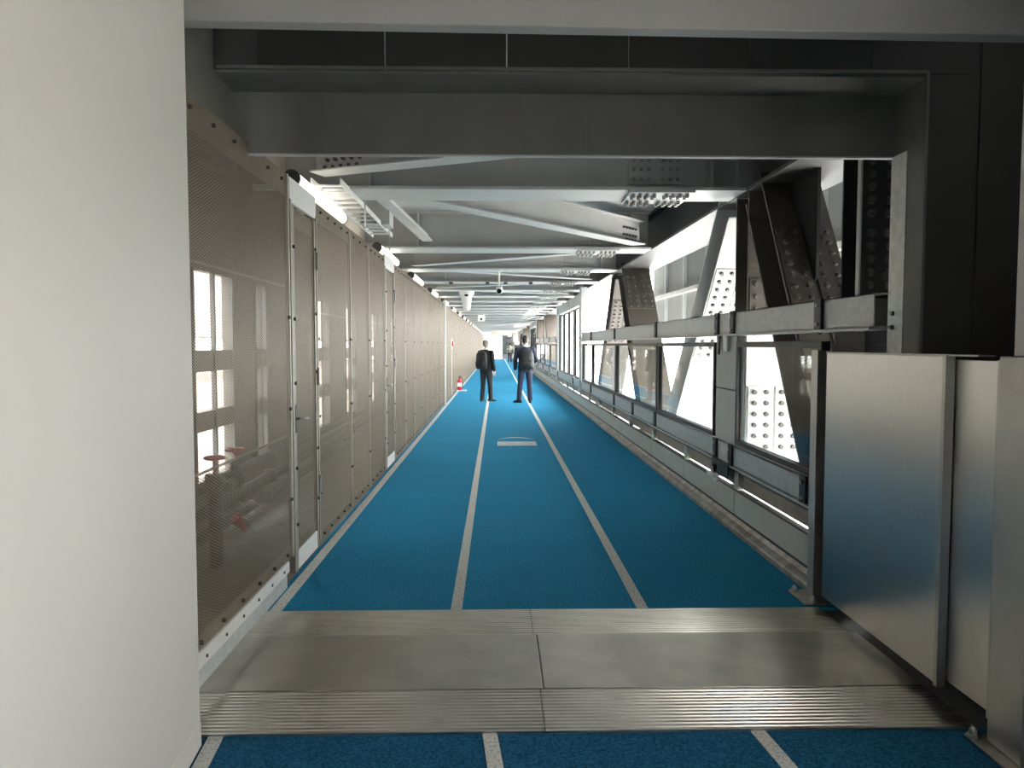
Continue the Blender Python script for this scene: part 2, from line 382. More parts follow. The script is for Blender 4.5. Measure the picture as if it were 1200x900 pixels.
# hinged mesh doors
def mesh_door(name, label, y0, w):
    d = thing(name, label, 'door', (-1.42,y0,0), 0, None, 'structure')
    mesh_sheet(w-.06, 2.42).build('mesh_sheet', M['mesh'], d).location = (0,.03,.15)
    MB().box(-.02,.006,0,w,.02,.155).build('kick_plate', M['white_metal'], d, bevel=.003)
    MB().box(-.02,.006,-.03,w+.03,2.60,2.77).build('top_plate', M['white_metal'], d, bevel=.003)
    MB().box(-.02,.008,0,.05,.02,2.58).build('stile', M['mesh_frame'], d)
    MB().box(-.02,.008,w-.05,w,.02,2.58).build('stile', M['mesh_frame'], d)
    MB().box(-.02,-.01,.05,w-.05,.155,.22).build('rail', M['mesh_frame'], d)
    MB().box(-.02,-.01,.05,w-.05,2.45,2.58).build('rail', M['mesh_frame'], d)
    MB().box(-.03,.012,-.045,-.008,.02,2.62).build('jamb', M['mesh_frame'], d, bevel=.003)
    MB().box(-.03,.012,w+.008,w+.045,.02,2.62).build('jamb', M['mesh_frame'], d, bevel=.003)
    h = MB().box(.0,.012,.02,.06,1.0,1.2).build('lock_plate', M['black'], d, bevel=.002)
    MB().tube([(.012,.045,1.10),(.055,.045,1.10),(.055,.185,1.09)],.010,10).build('handle', M['steel_post'], d, smooth=True)
    for z in (.35,.75,1.35,1.8,2.3):
        bolts(d, [(.008,.025,z),(.008,w-.025,z+.06)], (1,0,0), .013, .014)
    for z in (.45,1.3,2.2): MB().cyl((.018,w+.004,z),(.018,w+.004,z+.14),.010,10).build('hinge', M['bolt_grey'], d)
    return d
mesh_door('door_1', 'mesh door with lever handle and white kick plate just past the nearest panel', 5.20, .67)
y = 5.93
for i,(wd,lb) in enumerate(((1.33,'grey-brown mesh panel hinged side of the nearest mesh door'),(1.03,'narrow mesh panel midway between the two mesh doors'),(1.15,'mesh panel on the near side of the second mesh door'))):
    mesh_panel(lb, y, wd); y += wd+.012
mesh_door('door_2', 'second mesh door along the wall, with small white plate above it', 9.53, .78)
y = 10.37; w0 = 1.222
base = mesh_panel('first pale mesh panel beyond the second mesh door', y, w0)
for i in range(1,8): dup(base, (-1.42, y+i*(w0+.012), .03), '%s pale mesh panel beyond the second mesh door' % nth(i+1))
bp_ = thing('wall_post', 'bright white post breaking the mesh wall halfway along', 'post', (-1.40,20.30,0))
MB().box(-.05,.02,-.045,.045,0,2.82).build('shaft', M['white_metal'], bp_, bevel=.004)
MB().box(-.05,.022,-.06,.06,2.74,2.82).build('cap', M['white_metal'], bp_)
y = 20.37; w1 = 1.60
far = mesh_panel('first pale mesh panel beyond the white wall post', y, w1, pitch=1.4, grp='mesh wall panels beyond the white post')
n = 1
while y + n*(w1+.012) + w1 < Y_END-2:
    dup(far, (-1.42, y+n*(w1+.012), .03), '%s pale mesh panel beyond the white wall post' % nth(n+1)); n += 1

# gallery behind the mesh: outer wall with openings
ops = [(6.65,7.65),(8.35,8.75),(11.2,12.0),(13.3,14.3)]
yy = 16
while yy < 84: ops.append((yy,yy+1.0)); yy += 3
wm = MB(); XO0, XO1 = -2.8, -2.7
prev = 2.6
for a_, b_ in ops:
    wm.box(XO0,XO1,prev,a_,0,3.6); wm.box(XO0,XO1,a_,b_,0,.36); wm.box(XO0,XO1,a_,b_,2.3,3.6); wm.box(XO0,XO1,a_,b_,1.37,1.57); wm.box(XO0,XO1,a_,b_,.82,1.0); prev = b_
wm.box(XO0,XO1,prev,Y_END,0,3.6)
wm.box(-2.8,-1.40,2.5,2.6,-.12,3.8).box(-2.8,-1.6,2.6,4.6,3.6,3.7)
wg = struct(wm.build('wall_outer', M['brown']), 'dark brown outer wall with openings, seen through the mesh', 'wall')
for i,(a_,b_) in enumerate(ops[:8]):
    wn = thing('window_%d' % (40+i), 'small outer window seen through the mesh, %s from the white wall' % nth(i+1), 'window', (XO1,(a_+b_)/2,0), 0, None, 'structure')
    hw = (b_-a_)/2
    MB().box(-.02,.02,-.02,.02,.36,2.3).box(-.02,.02,-hw,-hw+.03,.36,2.3).box(-.02,.02,hw-.03,hw,.36,2.3).build('frame', M['dark_grey'], wn)
    MB().box(-.05,-.045,-hw,hw,.36,2.3).build('pane', M['glass'], wn)
# beige wall strip and ledge above the mesh wall
st_ = struct(MB().box(-2.02,-1.95,4.6,Y_END,3.12,3.56).build('wall_upper', M['beige']), 'warm beige wall strip above the mesh wall under the ceiling beams', 'wall')
# riser with hand wheels
vr = thing('valve_riser', 'dark pipe riser with two red handwheels behind the nearest mesh panel', 'valve', (-2.05,5.4,0))
MB().cyl((0,0,0),(0,0,.62),.05,14).cyl((0,0,.55),(0,.42,.55),.045,12).cyl((0,0,.60),(0,0,.68),.07,12).cyl((0,.42,.55),(0,.42,.72),.035,12).ball((0,.42,.57),(.075,.075,.085)).build('pipe_body', M['copper'], vr, smooth=True)
for yq, zq in ((0,.80),(.42,.80)):
    wv = MB(); R_ = .065
    for i in range(16):
        p = (R_*math.cos(i*PI/8), yq+R_*math.sin(i*PI/8), zq); q2 = (R_*math.cos((i+1)*PI/8), yq+R_*math.sin((i+1)*PI/8), zq); wv.cyl(p,q2,.012,8)
    for i in range(4): wv.cyl((0,yq,zq),(R_*math.cos(i*PI/2),yq+R_*math.sin(i*PI/2),zq),.008,6)
    wv.cyl((0,yq,.66),(0,yq,zq+.02),.014,8)
    wv.build('handwheel', M['red'], vr)
MB().cyl((.04,.28,.30),(.09,.36,.18),.05,10,.02).build('red_nozzle', M['red'], vr)
for i,(z,xx) in enumerate(((.50,-2.3),(.30,-2.3),(.08,-2.35))):
    t = thing('service_pipe', '%s horizontal pipe from the ground running behind the mesh wall' % nth(3-i), 'pipe', (xx,3.0,z), 0, 'pipes behind the mesh wall')
    MB().cyl((0,0,0),(0,22,0),.045,12).build('run', M['dark_grey'], t, smooth=True)
    for k in range(6): MB().box(-.06,.06,k*4.2+.3,k*4.2+.36,-.06,.06).build('clamp', M['dark_grey'], t)
# tubes along the mesh wall top, given a glow in place of sunlight
tl = thing('glow_tube', 'first white tube lamp from the portal, on top of the mesh wall', 'glowing tube', (-1.55,5.75,2.88), 0, 'glowing tubes on top of the mesh wall')
MB().cyl((0,0,0),(0,1.75,0),.06,20).build('glow_cylinder', M['tube'], tl, smooth=True)
for yq in (-.03,1.75): MB().cyl((0,yq,0),(0,yq+.03,0),.065,20).build('end_cap', M['dark_grey'], tl)
MB().box(-.10,-.05,0,1.75,-.06,.06).box(-.402,-.10,.3,.34,-.02,.02).box(-.402,-.10,1.4,1.44,-.02,.02).build('bracket', M['white_metal'], tl)
ly = [5.75,9.75,13.6,17.4]; q_ = 21.5
while q_ < 84: ly.append(q_); q_ += 4.2
for i, yv in enumerate(ly[1:]): dup(tl, (-1.55,yv,2.88), '%s glowing white tube from the portal, on top of the mesh wall' % nth(i+2))
# cable tray
ct = thing('cable_tray', 'narrow ladder cable tray hung above the mesh wall', 'cable tray', (-1.55,6.3,2.96))
for xq in (0,.24): MB().box(xq,xq+.012,0,3.1,0,.05).build('side_rail', M['white_metal'], ct)
for i in range(12): MB().box(.012,.24,.12+i*.25,.15+i*.25,.005,.02).build('rung', M['white_metal'], ct)
for yv in (1.1,2.75):
    MB().cyl((.26,yv,-.2),(.26,yv,.6),.008,8).build('hanger_rod', M['galv'], ct)
jb = tag(MB().box(-1.52,-1.20,8.45,8.75,2.97,3.24).build('junction_box', M['beam'], bevel=.004), 'grey box mounted beside the cable tray below the ceiling', 'box')

# ------------------------------------------------------------------ right wall
XR = 2.10
wins = []
wins.append((4.72,6.42,.745,1.645))
e = [7.04,9.60,12.98,16.2,18.05]
for a_, b_ in zip(e,e[1:]): wins.append((a_+.02,b_-.02,.745,1.645))
tall = []
def tallset(y0, y1):
    n_ = 4; s_ = (y1-y0)/n_
    for i in range(n_): tall.append((y0+i*s_+.06,y0+(i+1)*s_-.22,.745,2.58))
def stdset(y0,y1,n_):
    s_ = (y1-y0)/n_
    for i in range(n_): wins.append((y0+i*s_+.03,y0+(i+1)*s_-.03,.745,1.645))
tallset(18.5,24.9); stdset(26,39,4); tallset(39.4,45.8); stdset(47,60,4); tallset(60.4,66.8); stdset(68,86,5)
allw = sorted([(w_,'low') for w_ in wins]+[(w_,'tall') for w_ in tall])
cnt = {'low':0,'tall':0}
for i,(w_,kd) in enumerate(allw):
    a_, b_, z0, z1 = w_; cnt[kd] += 1
    if i == 0: lb = 'nearest low window, black framed, beside the stainless post'
    elif kd == 'low': lb = '%s low black framed window along the corridor, counted from the stainless post' % nth(cnt[kd])
    else: lb = '%s tall narrow window along the corridor, counted from the portal' % nth(cnt[kd])
    wn = thing('window_%d' % (i+1), lb, 'window', (XR,a_,z0), 0, None, 'structure')
    ww, hh = b_-a_, z1-z0; fr = .045
    MB().box(-.02,.04,0,ww,0,fr).box(-.02,.04,0,ww,hh-fr,hh).box(-.02,.04,0,fr,fr,hh-fr).box(-.02,.04,ww-fr,ww,fr,hh-fr).build('frame', M['black'], wn, bevel=.003)
    g_ = MB().box(.0,.012,fr-.012,fr,fr,hh-fr).box(0,.012,ww-fr,ww-fr+.012,fr,hh-fr).box(0,.012,fr,ww-fr,fr-.012,fr).box(0,.012,fr,ww-fr,hh-fr,hh-fr+.012)
    g_.build('gasket', M['rubber'], wn)
    MB().box(.015,.021,fr,ww-fr,fr,hh-fr).build('pane', M['glass'], wn)

def channel(mb, y0, y1, z0, z1, x=XR-.03, d=.09, t=.008):
    """C channel, web towards the corridor with thin lips"""
    return mb.box(x,x+t,y0,y1,z0,z1).box(x,x+d,y0,y1,z1-t,z1).box(x,x+d,y0,y1,z0,z0+t)
def rail(name, label, y0, y1, z0, z1, brk, lip=True, grp=None):
    t = thing(name, label, 'rail', (0,0,0), 0, grp)
    channel(MB(), y0, y1, z0, z1).build('channel', M['galv'], t)
    if lip:
        MB().box(XR-.055,XR+.05,y0,y1,z0-.016,z0).build('lip', M['galv'], t)
    for yb in brk:
        b = MB().box(XR-.052,XR-.03,yb-.05,yb+.05,z0-.01,z1+.01).build('bracket', M['black'], t, bevel=.002)
        for zb in (z0+.035,z1-.035):
            MB().cyl((XR-.062,yb,zb),(XR-.052,yb,zb),.014,10).build('bolt', M['bolt_grey'], b)
    return t
rail('upper_rail','galvanised channel rail above the low windows nearest the portal',4.05,18.05,1.715,1.905,(4.72,6.46,6.92,9.6,12.98,16.2),True,'upper galvanised rails')
rail('upper_rail','galvanised channel rail above the low windows between both sets of tall windows',25.9,39.2,1.715,1.905,(26,29.25,32.5,35.75),True,'upper galvanised rails')
rail('upper_rail','third galvanised channel rail from the portal, above far low windows',46.9,60.2,1.715,1.905,(47,53.5),True,'upper galvanised rails')
rail('upper_rail','last galvanised channel rail above the low windows by the corridor end',67.4,86,1.715,1.905,(68,77),True,'upper galvanised rails')
lowb = [4.9,6.46,6.92,9.6,11.2,12.98,16.2,18.3,20,25,29,33,37,42,47,53,60,67,75]
rail('lower_rail','long galvanised channel rail under all the windows',4.65,86,.56,.735,lowb)
for i,(a_,b_) in enumerate(((18.45,25.0),(39.3,46),(60.3,67))):
    t = thing('window_header', '%s galvanised header over tall windows, counted from the portal' % nth(i+1), 'header', (0,0,0), 0, 'headers over the tall windows')
    channel(MB(), a_, b_, 2.62, 2.90).build('channel', M['galv'], t)
    for k in (1,2): MB().cyl((XR-.045,a_+(b_-a_)*.45,2.66+.08*k),(XR-.03,a_+(b_-a_)*.45,2.66+.08*k),.03,10).build('bolt', M['bolt'], t)
# pier between the first two windows
def pier(label, y0, y1, z1=1.70):
    t = thing('pier_panel', label, 'panel', (XR,y0,.74), 0, 'pier panels between windows')
    h = z1-.74
    MB().box(-.01,.05,.02,y1-y0-.02,0,h*.49).build('lower_sheet', M['spandrel'], t, bevel=.003)
    MB().box(-.01,.05,.02,y1-y0-.02,h*.505,h).build('upper_sheet', M['spandrel'], t, bevel=.003)
    MB().box(.0,.06,0,y1-y0,0,h).build('backing', M['black'], t)
    return t
pier('grey two-sheet pier between the nearest two low windows',6.42,7.04)
t_ = thing('angle_bracket', 'black and white bolted bracket under the grey pier on the lower rail', 'bracket', (XR-.06,6.45,.42))
MB().prism([(0,.14),(.5,.14),(.5,.05),(.28,0),(.04,.02)],'x',0,.012).build('plate', M['black'], t_)
MB().box(-.05,.012,.30,.5,-.02,.012).box(.0,.012,.34,.46,-.07,.09).build('foot', M['white_metal'], t_)
MB().cyl((-.02,.40,.03),(.0,.40,.03),.02,8).build('bolt', M['bolt'], t_)
t_ = thing('angle_bracket', 'small black bracket hanging below the upper rail at the grey pier', 'bracket', (XR-.05,6.80,1.53))
MB().prism([(0,.17),(.09,.17),(.06,0),(.03,0)],'x',0,.014).build('plate', M['black'], t_)
MB().box(0,.012,-.2,-.1,.03,.17).build('plate', M['white_metal'], t_)
pier('grey pier just past the first tall windows',24.95,25.95,2.9)
pier('grey pier just before the second tall windows',38.95,39.45,2.9)
pier('grey pier just past the second tall windows',45.85,46.95,2.9)
pier('grey pier just before the last tall windows',59.95,60.45,2.9)
pier('grey pier just past the last tall windows',66.85,67.95,2.9)
gp = thing('rail_post', 'galvanised steel post rising to the ceiling before the first tall windows', 'post', (2.05,18.08,0))
MB().box(0,.012,0,.40,.5,3.02).box(0,.16,0,.012,.5,3.02).box(0,.16,.388,.40,.5,3.02).build('shaft', M['galv'], gp)
for k in range(3): MB().cyl((-.014,.1,1.6+.09*k),(0,.1,1.6+.09*k),.022,10).build('bolt', M['bolt'], gp)
for k in range(3): MB().cyl((-.014,.3,1.6+.09*k),(0,.3,1.6+.09*k),.022,10).build('bolt', M['bolt'], gp)
gp2 = dup(gp, (2.05,25.0,0), 'galvanised steel post rising to the ceiling past the first tall windows')
# spandrels with vents
struct(MB().box(2.165,2.20,4.33,4.715,-.05,1.70).build('wall_light_stop', M['dark_panel']), 'added dark light-blocking panel between the portal and the nearest low window', 'wall')  # added to stop daylight leaking onto the carpet
sp = thing('spandrel_panel','first grey spandrel panel with vent from the stainless post, under the windows','panel',(XR,4.72,0),0,'spandrel panels under the windows')
W_ = 1.75
MB().box(.0,.03,.008,W_-.008,.125,.335).build('lower_sheet', M['spandrel'], sp, bevel=.003)
MB().box(-.006,.05,0,W_,.337,.350).build('trim', M['dark_grey'], sp)
MB().box(.02,.06,0,W_,.09,.125).build('shadow_strip', M['black'], sp)
MB().box(.0,.06,W_-.10,W_,.350,.50).build('divider', M['spandrel'], sp)
vb = MB()
for i in range(9):
    z = .372+i*.0145; vb.bar((.055,.02,z),(.055,W_-.10,z),.022,.007,ref=(-.6,0,.8))
vb.build('vent_grille', M['vent'], sp)
MB().box(.045,.05,0,W_,.09,.345).build('backing', M['black'], sp)  # black sheet added to keep daylight out of the panel seams
MB().box(.08,.085,0,W_,.365,.56).build('back_sheet', M['vent'], sp)
MB().box(.0,.09,0,W_,.50,.56).build('shadow_strip', M['dark_grey'], sp)
for i in range(1,46): dup(sp, (XR,4.72+i*W_,0), '%s grey spandrel panel with vent from the stainless post, under the windows' % nth(i+1))
kr = MB().prism([(2.035,0),(2.035,.035),(2.05,.045),(2.10,.06),(2.13,.095),(2.16,.095),(2.16,0)],'y',4.68,86)
struct(kr.build('trim_3', M['kick']), 'scuffed metal kick rail along the carpet edge under the windows', 'kick rail')

# ------------------------------------------------------------------ truss outside the windows
def hmember(par, A, B, dep=.36, xc=2.52, wf=.5, bolt=0, web='truss', fl='truss_fl'):
    """H section in the YZ plane from A=(y,z) to B=(y,z)"""
    A, B = Vector((0,*A)), Vector((0,*B)); t = (B-A).normalized(); nrm = Vector((1,0,0)).cross(t).normalized()
    if nrm.y > 0: nrm = -nrm          # nrm points to the camera end of the corridor
    L_ = (B-A).length; c = Vector((xc,0,0)); th = .022
    for s_, nm in ((1,'flange'),(-1,'flange')):
        o_ = nrm*(s_*(dep/2-th/2))
        MB().bar(A+c+o_, B+c+o_, wf, th, ref=nrm).build(nm, M[fl], par)
    MB().bar(A+c, B+c, .02, dep-2*th, ref=nrm).build('web', M[web], par)
    if bolt:
        # A is the upper end; splice plates and bolts on the camera-side flange
        f0 = nrm*(dep/2); d0, d1 = bolt
        for sx in (-1,1):
            pc = c + Vector((sx*wf*.25,0,0)) + f0 + nrm*.008
            MB().bar(A+t*d0+pc, A+t*d1+pc, wf*.44, .016, ref=nrm).build('splice_plate', M[fl], par)
            n_ = int((d1-d0)/.10)
            bolts(par, [A+t*(d0+.05+k*(d1-d0-.10)/max(1,n_-1))+pc+Vector((q,0,0))+nrm*.008 for k in range(n_) for q in (-.055,.055)], nrm, .023, .03, 'bolt' if fl == 'truss_edge' else 'bolt_dark')
        # web splice
        for sx in (-1,):
            pw = c + Vector((sx*.02,0,0)); n_ = int((d1-d0)/.10)
            MB().bar(A+t*d0+pw, A+t*d1+pw, .016, dep*.7, ref=nrm).build('splice_plate', M[web], par)
            bolts(par, [A+t*(d0+.05+k*.10)+pw+nrm*q+Vector((-.008,0,0)) for k in range(n_) for q in (-.07,.07)], (-1,0,0), .019, .028)
ZT, ZB = 2.995, -.64
def member(label, A, B, **k):
    t = thing('truss_member', label, 'truss member', (0,0,0), 0, 'steel truss members outside the windows')
    hmember(t, A, B, **k); return t
m_ = member('steep diagonal truss member leaning towards the portal above the nearest window',(6.62,ZT),(4.42,ZB),bolt=(.62,1.9),dep=.42)
MB().prism([(6.5,3.0),(5.80,3.0),(5.80,2.15),(5.92,2.05),(6.3,2.4)],'x',2.50,2.525).build('gusset', M['truss'], m_)
m_ = member('upright truss post above the pier between the nearest windows',(6.88,1.72),(6.88,ZB),bolt=(.48,1.08),dep=.36,fl='truss_edge')  # lower flange pale, upper dark: daylight and shade put into the colour
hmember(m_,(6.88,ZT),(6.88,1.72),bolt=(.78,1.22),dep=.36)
member('diagonal truss member with white bolted plate leaning away past the pier',(7.42,ZT),(10.9,ZB),bolt=(.62,1.9),dep=.40,fl='truss_edge')
member('diagonal truss member leaning towards the portal at the second truss node',(13.75,ZT),(10.7,ZB),bolt=(.35,1.15),dep=.40)
member('diagonal truss member leaning away at the second truss node',(14.35,ZT),(17.6,ZB),bolt=(.5,1.6),dep=.40)
k_ = 3
for yn in (35,42,56,63,77):
    member('diagonal truss member leaning towards the portal at the %s truss node' % nth(k_),(yn-.3,ZT),(yn-3.3,ZB),dep=.40)
    member('diagonal truss member leaning away at the %s truss node' % nth(k_),(yn+.3,ZT),(yn+3.3,ZB),dep=.40); k_ += 1
cp_ = thing('truss_column','dark bolted steel column standing behind the portal jamb','column',(2.33,4.75,0))
MB().box(0,.46,0,.022,1.0,2.995).build('flange', M['truss'], cp_)
MB().box(0,.46,.24,.262,1.0,2.995).build('flange', M['truss'], cp_)
MB().box(.22,.24,.022,.24,1.0,2.995).build('web', M['truss'], cp_)
MB().box(-.012,.22,-.018,0,1.93,2.86).build('splice_plate', M['truss'], cp_)
MB().box(-.016,-.004,-.02,.022,1.93,3.0).build('edge_strip', M['truss_edge'], cp_)  # pale strip painted for the lit edge of the column
for k in range(10):
    z = 2.0+k*.083+(.04 if k > 4 else 0)
    for xq in (.055,.165): MB().cyl((xq,-.018,z),(xq,-.045,z),.026,10,.021).build('bolt', M['bolt'], cp_)
MB().box(-.02,.30,-.04,.10,1.62,1.92).build('seat_bracket', M['black'], cp_, bevel=.004)
ch = thing('truss_chord','long steel top chord running along the open side under the roof','truss chord',(0,0,0))
MB().box(2.25,2.93,4.6,Y_END-2.02,3.0,3.03).build('lower_flange', M['chord_fl'], ch)
for xq in (2.36,2.79): MB().box(xq,xq+.03,4.6,Y_END-2.02,3.03,3.52).build('web', M['truss'], ch)
for yc in (15.0,36.5,57.5):
    for k in range(5): MB().box(2.22+k*.15,2.30+k*.15,yc-.5,yc+.5,2.975,3.0).build('splice_plate', M['galv'], ch)
MB().box(2.25,2.93,4.6,Y_END-2.02,3.52,3.55).build('upper_flange', M['truss'], ch)
lc = thing('truss_chord','steel bottom chord outside below the windows','truss chord',(0,0,0))
MB().box(2.3,2.75,5.2,Y_END-2.02,-1.1,-.7).build('box', M['truss'], lc)
# cladding beyond the truss
cl = thing('cladding_wall','grey outer cladding with vertical posts seen behind the truss','cladding',(3.6,0,0))
yy = 6.6; k = 0
while yy < 17:
    MB().box(0,.04,yy+.02,yy+1.48,1.86,2.62).build('lower_sheet', M['clad'], cl, bevel=.004)
    MB().box(0,.04,yy+.02,yy+1.48,2.66,4.3).build('upper_sheet', M['clad'], cl, bevel=.004)
    MB().box(-.06,.06,yy-.03,yy+.03,1.84,4.3).build('post', M['galv'], cl)
    yy += 1.5
MB().box(-.09,.0,6.6,yy,2.60,2.68).build('ledge', M['galv_light'], cl)
MB().box(.05,.08,4.4,yy,1.84,4.3).build('backing', M['dark_grey'], cl)
MB().box(-.02,.04,4.6,6.55,1.86,2.75).build('lower_sheet', M['clad'], cl)
MB().box(-.02,.04,4.6,6.55,2.9,4.3).build('upper_sheet', M['dark_panel'], cl)

# ------------------------------------------------------------------ roof and ceiling beams
struct(MB().box(-2.85,3.05,4.6,Y_END+.5,3.56,3.66).box(3.05,3.7,4.0,17.3,3.56,3.66).build('ceiling', M['deck']), 'flat grey roof deck above the ceiling beams', 'ceiling')  # outer roof strip is added to shade the cladding
by = [6.95,11.05,14.0,16.7]; q_ = 19.2
while q_ < 87: by.append(q_); q_ += 2.45
bm = thing('ceiling_beam','first steel ceiling beam beyond the portal, with bolted splice plate','beam',(0,by[0],3.0),0,'steel ceiling beams across the corridor')
MB().box(-1.94,2.24,-.26,.26,0,.028).build('lower_flange', M['flange'], bm)
MB().box(-1.94,2.24,-.012,.012,.028,.53).build('web', M['beam'], bm)
MB().box(-1.94,2.24,-.2,.2,.53,.556).build('upper_flange', M['beam'], bm)
MB().box(1.20,1.78,-.27,.27,-.022,0).build('splice_plate', M['flange'], bm)
MB().box(1.22,1.76,-.028,.028,.10,.45).build('web_splice', M['beam'], bm)
U8 = [1.235+i*.062+(.05 if i > 3 else 0) for i in range(8)]
U6 = [1.27+i*.07+(.06 if i > 2 else 0) for i in range(6)]
under = [(x,yq,-.022) for x in U8 for yq in (-.21,-.12,.12,.21)]
front = [(x,-.028,zq) for x in U6 for zq in (.15,.24,.32,.40)]
bm2 = thing('ceiling_beam','fifth steel ceiling beam beyond the portal, counted along the roof','beam',(0,by[4],3.0),0,'steel ceiling beams across the corridor')
for x in (-1.14,1.95):
    MB().box(x-.008,x+.008,-.19,-.012,.028,.53).build('stiffener', M['beam'], bm)
for ch_ in list(bm.children):
    if ch_.name.split('.')[0] != 'splice_plate':
        c = ch_.copy(); COL.objects.link(c); c.parent = bm2
b_ = MB().box(1.20,1.78,-.27,.27,-.022,0)
for p in under: b_.cyl(p,(p[0],p[1],-.06),.019,6)
b_.build('splice_plate', M['flange'], bm2)
bolts(bm, under, (0,0,-1), .020, .038, 'bolt_grey')
bolts(bm, front, (0,-1,0), .019, .022, 'bolt_grey')
for i, yv in enumerate(by):
    if i in (0,4): continue
    dup(bm if i < 4 else bm2, (0,yv,3.0), '%s steel ceiling beam beyond the portal, counted along the roof' % nth(i+1))
# horizontal bracing between beams
def brace(label, A, B, z=3.06, nb=0):
    t = thing('roof_brace', label, 'brace', (0,0,0), 0, 'diagonal roof braces between ceiling beams')
    A, B = Vector((*A,z)), Vector((*B,z)); up = Vector((0,0,1))
    MB().bar(A,B,.22,.014,ref=up).build('lower_flange', M['flange'], t)
    MB().bar(A+up*.16,B+up*.16,.014,.30,ref=up).build('web', M['beam'], t)
    MB().bar(A+up*.32,B+up*.32,.2,.014,ref=up).build('upper_flange', M['beam'], t)
    d = (B-A).normalized()
    n2 = d.cross(up)
    for P, s_ in ((A,1),(B,-1)):
        if nb: 
            for k in range(5):
                p_ = P + d*(s_*(.12+k*.08))
                bolts(t, [p_+up*.10+n2*.007, p_+up*.20+n2*.007], n2, .017, .03)
                bolts(t, [p_+n2*.06+up*.007], up, .017, .035)
    return t
brace('dark roof brace in the shade just behind the portal lintel',(-1.55,6.55),(2.1,5.0),3.10,1)
brace('wide grey roof brace crossing between the first and second ceiling beams',(-1.05,7.2),(2.05,10.75),3.06,1)
brace('roof brace crossing between the second and third ceiling beams',(-1.5,13.7),(2.05,11.3))
brace('roof brace crossing between the third and fourth ceiling beams',(-1.5,14.25),(2.05,16.45))
brace('roof brace crossing between the fourth and fifth ceiling beams',(-1.5,18.95),(2.05,16.95))
brace('roof brace crossing between the fifth and sixth ceiling beams',(-1.5,19.5),(2.05,21.4))
kp = thing('knee_brace','short light knee brace under the roof near the grey box','brace',(0,0,0))
MB().bar((-1.25,7.25,3.16),(-.98,10.7,3.10),.14,.02).build('plate', M['truss_edge'], kp)
MB().bar((-1.25,7.25,3.20),(-.98,10.7,3.15),.014,.09).build('rib', M['beam'], kp)
# hanging cameras
def cam_fix(label, x, y, zt, z):
    t = thing('security_camera', label, 'camera', (x,y,zt), 0, 'small security cameras under the ceiling')
    MB().cyl((0,0,0),(0,0,z-zt+.06),.018,10).box(-.06,.06,-.06,.06,-.015,0).build('stem', M['white'], t)
    MB().loft([(0,.12,z-zt+.05),(0,.10,z-zt+.04),(0,-.12,z-zt-.03),(0,-.16,z-zt-.045)],[.04,.06,.065,.06],14).build('housing', M['white'], t, smooth=True)
    MB().cyl((0,-.16,z-zt-.045),(0,-.172,z-zt-.05),.045,14).build('lens', M['lens'], t)
    return t
cam_fix('small security camera hung near the middle of the corridor ceiling', .05,14.0,3.0,2.66)
c2 = thing('wireless_beacon','white flared ceiling unit hung left of the middle over the corridor','ceiling unit',(-.77,19.2,3.0))
MB().loft([(0,0,0),(0,0,-.08),(0,0,-.16),(0,0,-.48),(0,0,-.5)],[.20,.19,.13,.09,.07],14).build('body', M['white'], c2, smooth=True)
MB().ball((0,-.13,-.10),(.07,.05,.05)).build('lens', M['lens'], c2)
c3 = thing('wireless_beacon','small white box unit hung far along the corridor ceiling','ceiling unit',(-.7,33.9,2.98))
MB().box(-.16,.16,-.1,.1,-.3,0).build('body', M['white'], c3, bevel=.03)
MB().cyl((0,-.1,-.2),(0,-.115,-.2),.05,12).build('lens', M['lens'], c3)
cr = thing('conduit','thin white conduit clipped under the fourth ceiling beam','conduit',(-1.0,16.42,2.985))
MB().cyl((0,0,0),(1.75,0,0),.02,8).build('run', M['white'], cr)
for xq in (.0,.8,1.2,1.75): MB().box(xq-.04,xq+.04,-.03,.03,-.035,.012).build('clip', M['dark_grey'], cr)

# ------------------------------------------------------------------ things by the mesh wall, end wall
fe = thing('fire_extinguisher','red fire extinguisher standing at the foot of the mesh wall','fire extinguisher',(-1.30,26.1,.03))
MB().loft([(0,0,0),(0,0,.02),(0,0,.33),(0,0,.39),(0,0,.42)],[.075,.082,.082,.05,.03],16).build('cylinder_body', M['red'], fe, smooth=True)
MB().cyl((0,0,.42),(0,0,.47),.025,10).bar((-.05,0,.475),(.10,0,.50),.02,.012).build('valve', M['black'], fe)
MB().tube([(.03,0,.45),(.10,0,.40),(.105,0,.2),(.10,0,.08)],.012,8).build('hose', M['black'], fe)
MB().box(-.083,.083,-.084,-.06,.12,.26).build('paper_label', M['white'], fe)
fs = tag(MB().prism([(-1.41,25.95),(-1.05,25.95),(-1.05,26.25),(-1.41,26.25)],'z',.003,.03).build('extinguisher_stand', M['white'], bevel=.006), 'white tray under the red fire extinguisher', 'stand')
al = thing('alarm_button','small round red alarm button on the mesh wall','alarm',(-1.40,23.4,1.65))
MB().cyl((0,0,0),(.04,0,0),.085,18).build('housing', M['red'], al)
MB().cyl((.04,0,0),(.055,0,0),.04,14).build('button', M['white'], al)
MB().box(-.02,.0,-.16,.16,-.16,.16).build('backplate', M['white'], al, bevel=.01)
MB().box(-.02,.0,-.025,.025,-1.6,-.16).build('conduit', M['white'], al)
ew = MB().box(-2.85,-1.55,Y_END-2,Y_END-1.8,0,3.6).box(.62,3.0,Y_END-2,Y_END-1.8,0,3.6).box(-1.55,.62,Y_END-2,Y_END-1.8,3.0,3.6)
struct(ew.build('wall_end', mat('end_wall_paint', (.20,.19,.175), .7)), 'pale end wall with a bright open doorway', 'wall')
ed = thing('door_3','grey door leaf with rounded top corners beside the bright doorway','door',(.78,Y_END-2.06,.55),0,None,'structure')
